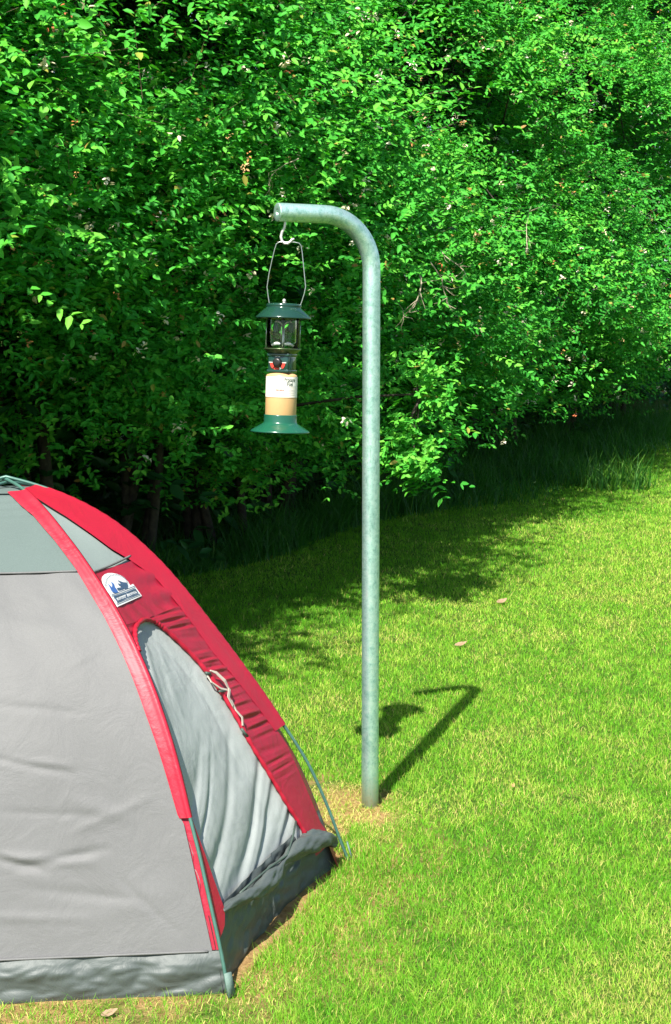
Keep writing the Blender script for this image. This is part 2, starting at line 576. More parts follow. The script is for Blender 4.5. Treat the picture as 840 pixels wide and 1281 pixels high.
def shrub(L, off, H, rad, nb, ntw, leaf, zlo, label, tshift=0, lean=(0, 0), spread=.28, nblo=240, nstem=4, name='leafy_shrub', twigs=True, shape=None, zb=None):
    b2 = HB + HD * L - HN * off
    z = float(gz(b2[0], b2[1]))
    root = empty(name, (b2[0], b2[1], z))
    tag(root, label, 'shrub', 'tall leafy shrubs forming the thicket')
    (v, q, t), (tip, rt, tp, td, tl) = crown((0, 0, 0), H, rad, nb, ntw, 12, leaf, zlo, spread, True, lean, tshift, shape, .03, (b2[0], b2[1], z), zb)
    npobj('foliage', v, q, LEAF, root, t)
    # woody stems
    for i in range(nstem):
        a = rng.uniform(0, 6.28); r0 = rng.uniform(.05, .3)
        p = (r0 * math.cos(a), r0 * math.sin(a), -.05)
        j = rng.integers(0, nb)
        top = np.array([lean[0] * .6 + rng.normal(0, .35), lean[1] * .6 + rng.normal(0, .35), H * rng.uniform(.6, .85)])
        pts = stem_path(p, top, .10)
        vf = [tube(pts, list(np.linspace(rng.uniform(.028, .045), .010, len(pts))), 7)]
        for k in range(6):
            jj = rng.integers(0, nb)
            s = pts[rng.integers(2, 6)]
            e = tip[jj] * .8 + s * .2
            vf.append(tube(stem_path(s, e, .06, 5), list(np.linspace(.010, .004, 5)), 5, False))
        vv, ff = join(*vf)
        pyobj('stem', vv, ff, BARK, root)
    # leafy twigs' own wood, where it can be seen between the leaves
    if twigs:
        m = min(len(tp), 260)
        i = rng.choice(len(tp), m, replace=False)
        a = tp[i]; b = tp[i] + td[i] * tl[i][:, None]
        s = nrm(np.cross(td[i], rng.normal(0, 1, (m, 3)))) * .0014
        s2 = nrm(np.cross(td[i], s)) * .0014
        vv = np.stack([a + s, a - s * .5 + s2, a - s * .5 - s2, b + s * .4, b - s * .2 + s2 * .4, b - s * .2 - s2 * .4], 1).reshape(-1, 3)
        k = np.arange(m)[:, None] * 6
        qq = np.concatenate([k + np.array([0, 1, 4, 3]), k + np.array([1, 2, 5, 4]), k + np.array([2, 0, 3, 5])], 0)
        npobj('twig', vv, qq, TWIGM, root)['kind'] = 'stuff'
    if nblo:
        blossoms(root, tip, tp, td, nblo)
    return root

#      L    H    nb   leaf  zlo  zb(widest)  rad  tint  label
SHR = [
 (-4.3, 5.4, 110, 0.0440, .9, 2.30, 2.25, 0, 'leafy shrub nearest the camera, past the left edge of the tent'),
 (-3.3, 5.6, 210, 0.0409, .9, 2.30, 2.24, 0, 'tall shrub at the left edge of the photo, above the crossing tent poles'),
 (-2.5, 5.6, 230, 0.0409, 1.25, 2.25, 2.20, .03, 'dense shrub right behind the red tip of the tent'),
 (-1.7, 5.8, 235, 0.0399, 1.35, 2.10, 2.14, 0, 'shrub just left of the hanging lantern, with a dark hollow under it'),
 ( -.9, 5.8, 235, 0.0389, 1.25, 1.75, 2.08, .04, 'shrub right behind the bent arm of the post'),
 ( -.1, 6.0, 245, 0.0389, .9, 1.30, 2.05, .05, 'shrub just right of the post, with pale dead branches and a low leafy spray'),
 (  .8, 6.2, 235, 0.0389, .8, 1.45, 2.00, 0, 'shrub with dark bare stems showing below, right of the dead branches'),
 ( 1.8, 6.4, 235, 0.0389, .7, 1.20, 2.08, .03, 'shrub with a drooping spray low on its face, left of the tall grass tuft'),
 ( 2.9, 6.6, 235, 0.0389, .8, 1.45, 2.00, 0, 'shrub standing directly over the tall bright grass tuft'),
 ( 4.2, 6.8, 220, 0.0389, .8, 1.45, 2.00, -.03, 'shrub just behind the one over the grass tuft, its lower half in shade'),
 ( 5.7, 7.0, 220, 0.0389, .8, 1.45, 2.05, .02, 'shrub at the right edge of the photo, beyond the grass tuft'),
 ( 7.3, 7.2, 200, 0.0409, .8, 1.45, 2.10, -.02, 'shrub farther along the thicket, behind the one at the right edge'),
 ( 9.1, 7.4, 180, 0.0430, .8, 1.45, 2.10, -.03, 'farthest shrub of the thicket, cut off by the right edge'),
]
shr = []
for L, H, nb, leaf, zlo, zb, rad, ts, lab in SHR:
    zl = zlo * .75
    qb = (zb - zl) / (H - zl)
    sh = ([0, qb * .55, qb, qb + .20, .62, .85, 1], [.30, .52, 1.0, .97, .70, .42, .12])
    shr.append(shrub(L, .55, H, rad, int(nb * 1.15), 40, leaf, zl, lab, ts, (0, 0), .20, shape=sh, zb=zb))

# the low leafy branch hanging to the right of the post
_r5 = shr[5]
_b = np.array([.425, 7.15, float(gz(.425, 7.15))]) - np.array(_r5.location)
(v, q, t), (tip, rt, tp, td, tl) = crown(tuple(_b), 1.22, .11, 15, 13, 10, .040, .66, .045, False, (0, 0), .10, ([0, .3, .7, 1], [.45, .9, 1, .7]), -2)
npobj('low_spray', v, q, LEAF, _r5, t)
_e = np.array([.425, 7.15, .1 + 1.15]) - np.array(_r5.location)
vf = [tube(stem_path((0, 0, .9), _e, .08, 6), list(np.linspace(.016, .006, 6)), 6, False)]
for k in range(7):
    vf.append(tube(stem_path(_e, tip[k] , .04, 5), list(np.linspace(.006, .002, 5)), 5, False))
pyobj('spray_stem', *join(*vf), BARK, _r5)

# trees behind the shrubs: broad crowns that close the view
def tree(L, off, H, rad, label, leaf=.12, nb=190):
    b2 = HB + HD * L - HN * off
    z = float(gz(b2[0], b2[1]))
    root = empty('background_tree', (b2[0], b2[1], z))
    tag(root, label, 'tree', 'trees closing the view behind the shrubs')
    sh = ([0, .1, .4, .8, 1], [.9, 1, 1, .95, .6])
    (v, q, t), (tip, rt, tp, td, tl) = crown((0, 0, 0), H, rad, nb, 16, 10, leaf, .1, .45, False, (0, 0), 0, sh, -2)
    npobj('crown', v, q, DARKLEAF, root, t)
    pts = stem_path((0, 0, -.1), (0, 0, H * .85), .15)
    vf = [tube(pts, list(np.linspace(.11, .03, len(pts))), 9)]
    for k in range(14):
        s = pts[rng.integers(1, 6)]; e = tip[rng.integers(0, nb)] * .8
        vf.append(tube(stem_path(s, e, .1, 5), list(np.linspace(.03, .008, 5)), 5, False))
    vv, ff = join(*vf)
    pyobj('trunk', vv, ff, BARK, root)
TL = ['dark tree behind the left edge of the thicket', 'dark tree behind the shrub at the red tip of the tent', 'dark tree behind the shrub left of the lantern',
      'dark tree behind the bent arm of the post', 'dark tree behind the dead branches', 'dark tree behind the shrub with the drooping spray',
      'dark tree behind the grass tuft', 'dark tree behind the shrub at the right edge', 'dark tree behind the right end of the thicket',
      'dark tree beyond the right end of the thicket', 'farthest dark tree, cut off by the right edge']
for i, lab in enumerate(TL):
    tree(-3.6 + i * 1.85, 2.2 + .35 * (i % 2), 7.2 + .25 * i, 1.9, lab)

# ------------------------------------------------------------------ materials of the things
GALV = NT('galvanized_steel')
_n1 = GALV.noise(55, 8, .72); _n2 = GALV.noise(7, 4, .6); _n3 = GALV.noise(260, 3, .6)
_r1 = GALV.ramp(_n1.outputs[0], [(.32, (.26, .50, .41)), (.50, (.54, .80, .70)), (.68, (.78, .96, .88))])
_r2 = GALV.ramp(_n2.outputs[0], [(.35, (.80, .82, .82)), (.65, (1, 1, 1))])
_mx = GALV.n('ShaderNodeMixRGB', blend_type='MULTIPLY'); _mx.inputs[0].default_value = 1
GALV.l(_r1.outputs[0], _mx.inputs[1]); GALV.l(_r2.outputs[0], _mx.inputs[2])
GALV.l(_mx.outputs[0], GALV.b.inputs['Base Color'])
GALV.b.inputs['Metallic'].default_value = .80
_rr = GALV.ramp(_n1.outputs[0], [(.3, (.52, .52, .52)), (.7, (.34, .34, .34))])
GALV.l(_rr.outputs[0], GALV.b.inputs['Roughness'])
_tc = GALV.n('ShaderNodeTexCoord'); _mp = GALV.n('ShaderNodeMapping'); _mp.inputs['Scale'].default_value = (1, 1, .12)
GALV.l(_tc.outputs['Object'], _mp.inputs[0])
_n4 = GALV.noise(190, 4, .7, vec=_mp.outputs[0])
_r4 = GALV.ramp(_n4.outputs[0], [(.30, (.45, .5, .48)), (.42, (1, 1, 1))])
_m4 = GALV.n('ShaderNodeMixRGB', blend_type='MULTIPLY'); _m4.inputs[0].default_value = .8
GALV.l(_mx.outputs[0], _m4.inputs[1]); GALV.l(_r4.outputs[0], _m4.inputs[2]); _sp = GALV.n('ShaderNodeSeparateXYZ'); GALV.l(_tc.outputs['Object'], _sp.inputs[0])
_ad = GALV.n('ShaderNodeMath', operation='MULTIPLY_ADD'); GALV.l(_n1.outputs[0], _ad.inputs[0]); _ad.inputs[1].default_value = -.16; GALV.l(_sp.outputs[2], _ad.inputs[2])
_mr = GALV.n('ShaderNodeMapRange'); GALV.l(_ad.outputs[0], _mr.inputs[0])
for _i, _v in ((1, -.07), (2, .03), (3, .75), (4, 0)): _mr.inputs[_i].default_value = _v
_m5 = GALV.n('ShaderNodeMixRGB'); _m5.inputs[2].default_value = (.22, .16, .08, 1)
GALV.l(_mr.outputs[0], _m5.inputs[0]); GALV.l(_m4.outputs[0], _m5.inputs[1]); GALV.l(_m5.outputs[0], GALV.b.inputs['Base Color'])
GALV.bump(_n3.outputs[0], .25, .004)
GALV = GALV.m

GREYF = fabric('grey_nylon', (.166, .166, .165), .6, .10, wrinkle=.22, spec=.25, dirt=(.14, .137, .13))
DOORF = fabric('door_nylon', (.38, .41, .39), .55, .10, wrinkle=.18, spec=.35)
MESHF = fabric('grey_mesh', (.13, .17, .16), .8, .15, wrinkle=.2, spec=.15)
REDF = fabric('red_nylon', (.43, .009, .031), .48, .12, var=.13, wrinkle=.25, spec=.45)
REDD = fabric('red_side_nylon', (.38, .012, .036), .5, .12, var=.13, wrinkle=.3, spec=.4)
TUBF = fabric('coated_floor_cloth', (.078, .094, .089), .54, 0, wrinkle=.3, spec=.45, blotch=6)
POLEM = plain('pole_paint', (.055, .14, .11), .4, .1)
WHITEP = plain('patch_white', (.56, .57, .55), .7, var=.03)
NAVY = plain('patch_navy', (.030, .065, .12), .7)
BLUEP = plain('patch_blue', (.03, .10, .30), .7)
CORD = plain('cream_tape', (.40, .35, .29), .8, var=.08, scale=300)
SIDEMESH = fabric('pale_mesh', (.27, .32, .30), .8, .15, wrinkle=.1, spec=.15)
STRAPM = fabric('strap_webbing', (.14, .21, .18), .7, 0)
DARKG = plain('dark_toggle', (.05, .075, .06), .5)

# ------------------------------------------------------------------ tent
RN = [1.0, .982, .96, .936, .912, .888, .863, .838, .812, .783, .75, .714, .674, .63, .582, .531, .477, .421, .364, .306, .249, .191, .132, .069, 0]
ZN = [-.066, 0, .065, .129, .193, .258, .322, .386, .449, .51, .569, .626, .68, .731, .779, .825, .868, .908, .947, .983, 1.017, 1.048, 1.076, 1.098, 1.112]
RF = [1.0, .975, .953, .929, .903, .875, .844, .81, .774, .737, .698, .659, .62, .58, .54, .498, .455, .409, .36, .308, .251, .191, .128, .064, 0]
ZF = [-.027, .034, .095, .156, .216, .275, .332, .388, .443, .497, .551, .604, .656, .708, .76, .811, .86, .906, .95, .99, 1.025, 1.055, 1.08, 1.098, 1.112]
S25 = np.linspace(0, 1, 25)
def smooth_interp(s, ys):
    # Catmull-Rom on the even 25-knot table
    t = np.clip(np.asarray(s, float), 0, 1) * 24
    i = np.clip(t.astype(int), 0, 23)
    f = t - i
    ys = np.asarray(ys)
    y0, y1, y2, y3 = ys[np.maximum(i - 1, 0)], ys[i], ys[i + 1], ys[np.minimum(i + 2, 24)]
    return .5 * ((2 * y1) + (-y0 + y2) * f + (2 * y0 - 5 * y1 + 4 * y2 - y3) * f ** 2 + (-y0 + 3 * y1 - 3 * y2 + y3) * f ** 3)
def pole_fn(E, RR, ZZ):
    def fn(s):
        s = np.asarray(s, float)
        r = smooth_interp(s, RR); z = smooth_interp(s, ZZ)
        z = z + (E[2] - ZZ[0]) * (1 - np.clip(s, 0, 1)) ** 3
        return np.stack([TA[0] + (E[0] - TA[0]) * r, TA[1] + (E[1] - TA[1]) * r, z], -1)
    return fn
pN, pF, pM = pole_fn(TN, RN, ZN), pole_fn(TF, RF, ZF), pole_fn(TM, RN, ZN)
pN2, pF2, pM2 = pole_fn(TN2, RN, ZN), pole_fn(TF2, RF, ZF), pole_fn(TM2, RN, ZN)

def face(pa, pb, sag=.012):
    """surface between two poles; returns point and outward normal for arrays u, s"""
    def raw(u, s):
        u = np.asarray(u, float)[..., None]
        return pa(s) * (1 - u) + pb(s) * u
    def fn(u, s, d=0):
        u = np.asarray(u, float); s = np.asarray(s, float)
        P = raw(u, s); e = 1e-3
        n = np.cross(raw(u + e, s) - raw(u - e, s), raw(u, s + e) - raw(u, s - e))
        n = nrm(n)
        out = P - np.array([TA[0], TA[1], .25])
        n = n * np.sign(np.sum(n * out, -1, keepdims=True))
        dd = d - sag * 4 * u * (1 - u) * np.sin(np.pi * np.clip(s, 0, 1))
        return P + n * np.asarray(dd)[..., None]
    return fn
side, front = face(pN, pF), face(pN, pM, .008)

def I(s, tab):
    return np.interp(s, [a for a, b in tab], [b for a, b in tab])

def sheet(name, fn, rows, ulo, uhi, cols, mat, parent, disp=None, ease=False):
    rows = np.asarray(rows, float)
    c = np.linspace(0, 1, cols)
    if ease: c = .5 - .5 * np.cos(np.pi * c)
    lo = np.array([ulo(s) for s in rows]); hi = np.array([uhi(s) for s in rows])
    u = lo[:, None] + (hi - lo)[:, None] * c[None]
    s = np.repeat(rows[:, None], cols, 1)
    d = disp(u, s) if disp else np.zeros_like(u)
    P = fn(u, s, d).reshape(-1, 3) - np.array(T0)
    n = len(rows)
    i, j = np.meshgrid(np.arange(cols - 1), np.arange(n - 1))
    k = (j * cols + i).ravel()
    return npobj(name, P, np.c_[k, k + 1, k + cols + 1, k + cols], mat, parent, smooth=True)

T0 = (float(TA[0]), float(TA[1]), float(gz(TA[0], TA[1])))
tent = empty('tent', T0)
tag(tent, 'small grey and red dome tent pitched on the lawn in front of the thicket', 'tent')

# tables (s, u) read along the face between the two near poles
F_IN = [(.065, .93), (.10, .90), (.163, .90), (.235, .91), (.263, .92), (.352, .89), (.42, .86), (.482, .82), (.545, .82), (.613, .81), (.65, .80), (.705, .68), (.738, .57), (.787, .48), (.838, .38), (.888, .23), (.92, .10), (.95, .02)]
D_HI = [(.06, .80), (.125, .76), (.182, .72), (.245, .69), (.30, .665), (.35, .665), (.398, .66), (.45, .635), (.485, .60), (.532, .52), (.56, .45), (.574, .40), (.583, .30)]
D_LO = [(.06, -.0), (.52, .0), (.547, .02), (.565, .08), (.576, .14), (.583, .28)]
W_LO = [(0, .014), (.255, .017), (.265, .025), (.36, .035), (.425, .042), (.535, .048), (.6, .052), (.65, .060), (.715, .064), (.785, .09), (.853, .145), (.912, .29), (.95, .45)]

def gather(u, s):
    w = np.clip((s - .20) / .08, 0, 1) * np.clip((.70 - s) / .10, 0, 1)
    dh = I(s, D_HI); fi = I(s, F_IN)
    t = np.clip((u - dh) / np.maximum(fi - dh, .03), 0, 1)
    ph = s * 310 + 2.2 * t + 1.6 * np.sin(s * 31) + 1.1 * np.sin(s * 77 + 1)
    amp = .0036 * (.15 + .85 * np.sin(np.pi * np.clip(t * .9, 0, 1))) * (.60 + .40 * np.sin(s * 57 + 2 * t))
    wv = np.sin(ph) + .4 * np.sin(ph * 1.93 + 2 * t)
    return .002 + w * amp * wv + .003 * np.sin(np.pi * t)

def door_disp(u, s):
    base = -.014 + .012 * np.clip((u - I(s, D_HI) + .12) / .12, 0, 1)
    # folds fan up and to the right from the gathered hem
    x = u - 3.0 * (s - .16) + .03 * np.sin(s * 15 + u * 4)
    fade = np.clip((.37 - s) / .20, 0, 1) * np.clip((s - .095) / .05, 0, 1)
    ph = (x - .13) * 29 + 1.1 * np.sin(x * 9.5 + 1.0) + .7 * np.sin(x * 23 + s * 12)
    fade = fade * (.55 + .75 * vnoise(x, s * .8, 2.6, 44))
    fold = -.0046 * fade * (np.cos(ph) + .40 * np.cos(2 * ph + .6) + .15 * np.cos(3.1 * ph + 1.3) * (.5 + .5 * np.sin(u * 9)))
    fade2 = np.clip((s - .36) / .10, 0, 1) * np.clip((.585 - s) / .05, 0, 1)
    x2 = u - .9 * (s - .5) + .02 * np.sin(s * 30)
    fold2 = .0020 * (np.sin(x2 * 38 + 1) + .4 * np.sin(x2 * 71 + 2)) * fade2 * (.5 + .5 * np.sin(u * 7 + 1.4))
    mid = .003 * (vnoise(u * .6 - s * 1.5, s * 2.2, 3.0, 41) - .5) * np.exp(-((s - .33) / .16) ** 2) * 1.6
    fine = .0011 * (vnoise(u * .7 - s * 2.0, s * 1.5 + u, 9, 42) - .5)
    return base + fold + fold2 + mid + fine

rows = lambda a, b, n: np.linspace(a, b, n)
# --- side with the door
sheet('door', side, np.concatenate([rows(.095, .53, 130), .583 - .053 * (1 - np.linspace(.02, 1, 34)) ** 2]), lambda s: I(s, D_LO) - .004, lambda s: I(s, D_HI) + .012, 120, DOORF, tent, door_disp)
# red surround: right of the arch, above it, and the sliver on its left
sur_r = sheet('door_surround', side, np.concatenate([rows(.055, .583, 420)]), lambda s: I(s, D_HI), lambda s: I(s, F_IN) + .02, 30, REDD, tent, gather)
sheet('door_head', side, rows(.583, .700, 40), lambda s: .0, lambda s: I(s, F_IN) + .02, 40, REDD, tent,
      lambda u, s: .002 + .0035 * np.sin(s * 140 + u * 4) * np.clip((u - .5) / .2, 0, 1) + .0018 * np.sin(u * 40 + s * 60) * np.clip((.63 - s) / .03, 0, 1))
sheet('door_jamb', side, .583 - .06 * (1 - np.linspace(0, 1, 30)), lambda s: .0, lambda s: I(s, D_LO), 12, REDD, tent, lambda u, s: .002 + .002 * np.sin(s * 400))
# piping round the arch
ss = np.concatenate([np.linspace(.10, .55, 60), np.linspace(.555, .583, 20)])
up = [(I(s, D_HI), s) for s in ss] + [(I(s, D_LO), s) for s in np.linspace(.583, .53, 24)]
pp = np.array([side(np.array(u), np.array(s), np.array(.006)) for u, s in up]) - np.array(T0)
ks = np.ones(5) / 5
pq = np.stack([np.convolve(np.pad(pp[:, i], 2, mode='edge'), ks, 'valid') for i in range(3)], 1)
vf = tube(pq, [.0065 + .0012 * math.sin(i * 1.9) for i in range(len(pq))], 8)
pyobj('door_piping', *vf, REDF, tent)
# mesh window above
sheet('side_window', side, rows(.700, .955, 40), lambda s: .0, lambda s: I(s, F_IN) + .02, 24, SIDEMESH, tent, lambda u, s: .0 * u - .004)
sw = np.array([side(np.array(u), np.array(.697 + .018 * u), np.array(.004)) for u in np.linspace(.02, .73, 24)]) - np.array(T0)
pyobj('window_seam', *tube(sw, .0032, 6), GREYF, tent)
# --- pole sleeves
def sleeve(name, pole, fa, wa, fb, wb, s0, s1, mat, n=110, r=.0078, pucker=0.0):
    """a pocket of cloth round a pole: lies on face a to width wa, over the pole, on face b to width wb"""
    V = []
    rowsS = np.linspace(s0, s1, n)
    for k, s in enumerate(rowsS):
        sa = np.array(s)
        a = fa(np.array(wa(s)), sa, np.array(.003)); b = fb(np.array(wb(s)), sa, np.array(.003))
        p = pole(sa)
        oa = fa(np.array(.001), sa, np.array(1.0)) - fa(np.array(.001), sa, np.array(0.))
        ob = fb(np.array(.001), sa, np.array(1.0)) - fb(np.array(.001), sa, np.array(0.))
        o = nrm(oa + ob)
        ia = nrm(a - p); ib = nrm(b - p)
        wob = 1 + pucker * math.sin(k * 1.7)
        lift = .0022 * (1 + .5 * math.sin(k * .9) * pucker * 6)
        ring = [a]
        for f in (.8, .6, .4, .22):
            ring.append(p + (a - p) * f + oa * (.0025 + .0045 * (1 - f) ** 2 + lift * 0))
        ring += [p + oa * r * wob + ia * r * .5, p + o * r * 1.25 * wob, p + ob * r * wob + ib * r * .4]
        for f in (.4, .7):
            ring.append(p + (b - p) * f + ob * (.003 + .003 * (1 - f)))
        ring.append(b)
        V += [q - np.array(T0) for q in ring]
    m = 11
    F = [(i * m + j, i * m + j + 1, (i + 1) * m + j + 1, (i + 1) * m + j) for i in range(n - 1) for j in range(m - 1)]
    return pyobj(name, V, F, mat, tent)

fNM, fNF = front, side
fFN = face(pF, pN); fFM2 = face(pF, pM2); fMN = face(pM, pN); fMF2 = face(pM, pF2)
fF2M = face(pF2, pM); fF2N2 = face(pF2, pN2); fN2F2 = face(pN2, pF2); fN2M2 = face(pN2, pM2); fM2N2 = face(pM2, pN2); fM2F = face(pM2, pF)
sleeve('pole_sleeve', pN, fNM, lambda s: I(s, W_LO), fNF, lambda s: .012, .262, .935, REDF)
sleeve('pole_sleeve', pF, fFN, lambda s: 1 - I(s, F_IN), fFM2, lambda s: .04, .292, .945, REDF, pucker=.06)
stdw = lambda s: float(np.interp(s, [0, .6, .85, .95], [.035, .06, .14, .4]))
for pl, a, b in ((pM, fMN, fMF2), (pF2, fF2M, fF2N2), (pN2, fN2F2, fN2M2), (pM2, fM2N2, fM2F)):
    sleeve('pole_sleeve', pl, a, stdw, b, lambda s: .03, .27, .935, REDF)
# red gusset beside the bare foot of the near pole
sheet('gusset', side, rows(.078, .272, 30), lambda s: .0, lambda s: I(s, [(.078, .004), (.09, .055), (.11, .078), (.2, .040), (.272, .004)]), 6, REDF, tent,
      lambda u, s: .004 + .05 * u)
sheet('gusset', front, rows(.067, .272, 30), lambda s: .0, lambda s: .0175, 5, REDD, tent, lambda u, s: -.0035 - .002 * np.sin(np.pi * u / .0175))
# --- front panel, its window and the other walls
def fold(u, s, u0, s0, u1, s1, w, a):
    dx, dy = u1 - u0, (s1 - s0)
    L2 = dx * dx + dy * dy
    t = ((u - u0) * dx + (s - s0) * dy) / L2
    d = ((u - u0) * dy - (s - s0) * dx) / math.sqrt(L2)
    return a * np.exp(-(d / w) ** 2) * np.clip(np.sin(np.pi * np.clip(t, 0, 1)), 0, 1) ** .7
def front_disp(u, s):
    d = .0015 * np.sin(u * 14 + s * 9) + .001 * np.sin(u * 31 - s * 22)
    d = d + fold(u, s, .56, .372, .25, .335, .006, -.007) + fold(u, s, .56, .362, .25, .345, .007, .005)
    d = d + fold(u, s, .56, .235, .33, .188, .006, -.008) + fold(u, s, .42, .195, .19, .222, .006, -.006) + fold(u, s, .56, .220, .22, .20, .007, .006)
    d = d + fold(u, s, .30, .11, .05, .16, .02, .003) + fold(u, s, .5, .60, .1, .57, .02, .0025)
    d = d + fold(u, s, .3, .30, .12, .26, .012, .003)
    for q in ((.10, .14, .42, .17, .008, -.003), (.06, .30, .30, .24, .006, .0025), (.5, .45, .2, .43, .007, -.0025), (.08, .55, .26, .50, .006, .002), (.45, .28, .20, .27, .005, -.0025), (.55, .13, .25, .12, .007, .003), (.07, .09, .2, .19, .007, -.0025)):
        d = d + fold(u, s, *q)
    return d
wl = lambda s: I(s, W_LO) * .9
sheet('wall_panel', front, rows(.066, .700, 150), wl, lambda s: .965, 160, GREYF, tent, front_disp)
sheet('wall_window', front, rows(.706, .935, 40), wl, lambda s: .96, 40, MESHF, tent, lambda u, s: -.003 + .002 * np.sin(s * 260 + 3 * u) * np.clip((s - .82) / .05, 0, 1))
sw = np.array([front(np.array(u), np.array(.703), np.array(.002)) for u in np.linspace(.06, .95, 60)]) - np.array(T0)
pyobj('window_seam', *tube(sw, .003, 6), GREYF, tent)
sw = np.array([front(np.array(u), np.array(.066), np.array(.003)) for u in np.linspace(.022, .97, 80)]) - np.array(T0)
pyobj('floor_seam', *tube(sw, .0032, 6), GREYF, tent)
chamfer = lambda u, s, d=0: side(np.full_like(u, .925), s, d) * (1 - u[..., None]) + fM2F(np.full_like(u, .93), s, d) * u[..., None]
sheet('gusset', chamfer, rows(.0, .30, 30), lambda s: .0, lambda s: 1.0, 5, REDD, tent)
for fn in (fM2F, fF2M, fN2F2, fM2N2):
    sheet('wall_panel', fn, rows(.0, .700, 40), lambda s: .02, (lambda s: .93 if s < .3 else .98) if fn is fM2F else (lambda s: .98), 30, GREYF, tent, lambda u, s: .002 * np.sin(u * 14 + s * 9))
    sheet('wall_window', fn, rows(.702, .935, 20), lambda s: .04, lambda s: .96, 20, MESHF, tent)
# the cloth crown under the crossing poles
ring = []
for a, b in ((pN, pF), (pF, pM2), (pM2, pN2), (pN2, pF2), (pF2, pM), (pM, pN)):
    for u in np.linspace(0, 1, 6)[:-1]:
        ring.append(a(np.array(.93)) * (1 - u) + b(np.array(.93)) * u)
ring = np.array(ring) - np.array(T0)
cen = ring.mean(0) + np.array([0, 0, .006])
nR = len(ring)
V = list(ring) + list(cen + (ring - cen) * .5 + np.array([0, 0, .004])) + [cen]
F = [(i, (i + 1) % nR, nR + (i + 1) % nR, nR + i) for i in range(nR)] + [(nR + i, nR + (i + 1) % nR, 2 * nR) for i in range(nR)]
pyobj('top_panel', V, F, MESHF, tent)
# --- floor tub
def tub_disp_front(u, s):
    k = np.clip(1 - s / .066, 0, 1)
    n1 = vnoise(u, s * 3 + u * .4, 3.2, 31); n2 = vnoise(u + s * 2, s * 4 - u * .3, 8.0, 32); n3 = vnoise(u * 1.2 - s * 5, s * 5, 17, 33)
    w = .036 * (np.abs(n1 - .5) - .12) + .011 * (np.abs(n2 - .5) - .12) + .0015 * (n3 - .5)
    return -.002 + w * np.sin(np.pi * np.clip(s / .07, 0, 1)) ** .6 + .008 * np.sin(np.pi * k) - .012 * k + .010 * (n1 - .5) * k
sheet('floor_tub', front, rows(-.0, .066, 26), lambda s: -.004, lambda s: 1.0, 190, TUBF, tent, tub_disp_front)
def tub_disp_side(u, s):
    k = np.clip(1 - s / .11, 0, 1)
    w = .022 * (np.abs(vnoise(u + s * 2, s * 4, 3.4, 36) - .5) - .12) + .012 * (vnoise(u - s * 3, s * 4, 9, 37) - .5)
    e = np.clip(np.sin(np.pi * np.clip(u, 0, 1)), 0, 1) ** .7
    return -.006 - .050 * k * e + w * e
sheet('floor_tub', side, rows(-.0, .118, 30), lambda s: -.004, lambda s: .96, 90, TUBF, tent, tub_disp_side)
# gathered roll of cloth along the foot of the door
RU = [(.07, .112, .008), (.12, .110, .013), (.20, .101, .020), (.30, .094, .022), (.40, .092, .026), (.48, .094, .021), (.54, .098, .015), (.60, .096, .023), (.70, .092, .031), (.80, .088, .034), (.87, .076, .032), (.93, .060, .022), (.965, .045, .012)]
tt = np.linspace(0, 1, 110)
tx = np.linspace(0, 1, len(RU))
ru = np.interp(tt, tx, [a[0] for a in RU]); rs = np.interp(tt, tx, [a[1] for a in RU]); rd = np.interp(tt, tx, [a[2] for a in RU])
rd = rd * .8
cpts = np.array([side(np.array(u), np.array(s), np.array(r * .55)) for u, s, r in zip(ru, rs, rd)]) - np.array(T0)
v, f = tube(cpts, list(rd), 26)
v = np.array(v).reshape(110, 26, 3)
ang = np.linspace(0, 2 * np.pi, 26, endpoint=False)[None, :]
T = tt[:, None]
dr = .16 * np.sin(T * 21 + 2 * np.sin(ang + T * 5)) + .17 * np.sin(ang * 2 + T * 17) + .10 * np.sin(ang * 4 - T * 29 + 2 * np.sin(T * 13)) + .07 * np.sin(ang * 7 + T * 60)
v = cpts[:, None] + (v - cpts[:, None]) * (1 + dr[..., None])
pyobj('rolled_hem', v.reshape(-1, 3), f, TUBF, tent)
# draw cord that ties the roll
cp = [side(np.array(u), np.array(s), np.array(d)) - np.array(T0) for u, s, d in ((.74, .135, .006), (.66, .118, .012), (.56, .104, .02), (.44, .108, .012), (.32, .110, .008), (.2, .112, .008))]
pyobj('draw_cord', *tube(cp, .003, 6), DARKG, tent)
# --- poles: three arches of tube, bare where the sleeves end
for a, b, dz in ((pN, pN2, .0), (pF, pF2, .007), (pM, pM2, -.009)):
    s = np.linspace(-.012, 1, 70)
    P = np.concatenate([a(s), b(s[::-1][1:])])
    bulge = np.concatenate([s, s[::-1][1:]])
    P[:, 2] += .004 + dz * np.clip((bulge - .9) * 10, 0, 1)
    e1, e2 = P[0] - TA, P[-1] - TA
    for i in range(len(P)):
        o = P[i] - TA
        o[2] = 0
        L = np.linalg.norm(o)
        if L > 1e-6:
            P[i] += o / L * .008 * np.clip((.30 - bulge[i]) / .1, 0, 1)
    pyobj('tent_pole', *tube(P - np.array(T0), .0046, 10), POLEM, tent)
# webbing anchors at the near corners
for c, d in ((TN, (TN - TA)), (TF, (TF - TA))):
    d = d.copy(); d[2] = 0; d = nrm(d)
    sdir = np.array([-d[1], d[0], 0])
    p = c + d * .002
    q = [p + sdir * .010 + [0, 0, .06], p - sdir * .010 + [0, 0, .06], p - sdir * .011 + d * .016 + [0, 0, .006], p + sdir * .011 + d * .016 + [0, 0, .006]]
    q2 = [x + d * .004 for x in q]
    V = [x - np.array(T0) for x in q + q2]
    F = [(0, 1, 2, 3), (7, 6, 5, 4), (0, 4, 5, 1), (1, 5, 6, 2), (2, 6, 7, 3), (3, 7, 4, 0)]
    pyobj('corner_strap', V, F, STRAPM, tent)
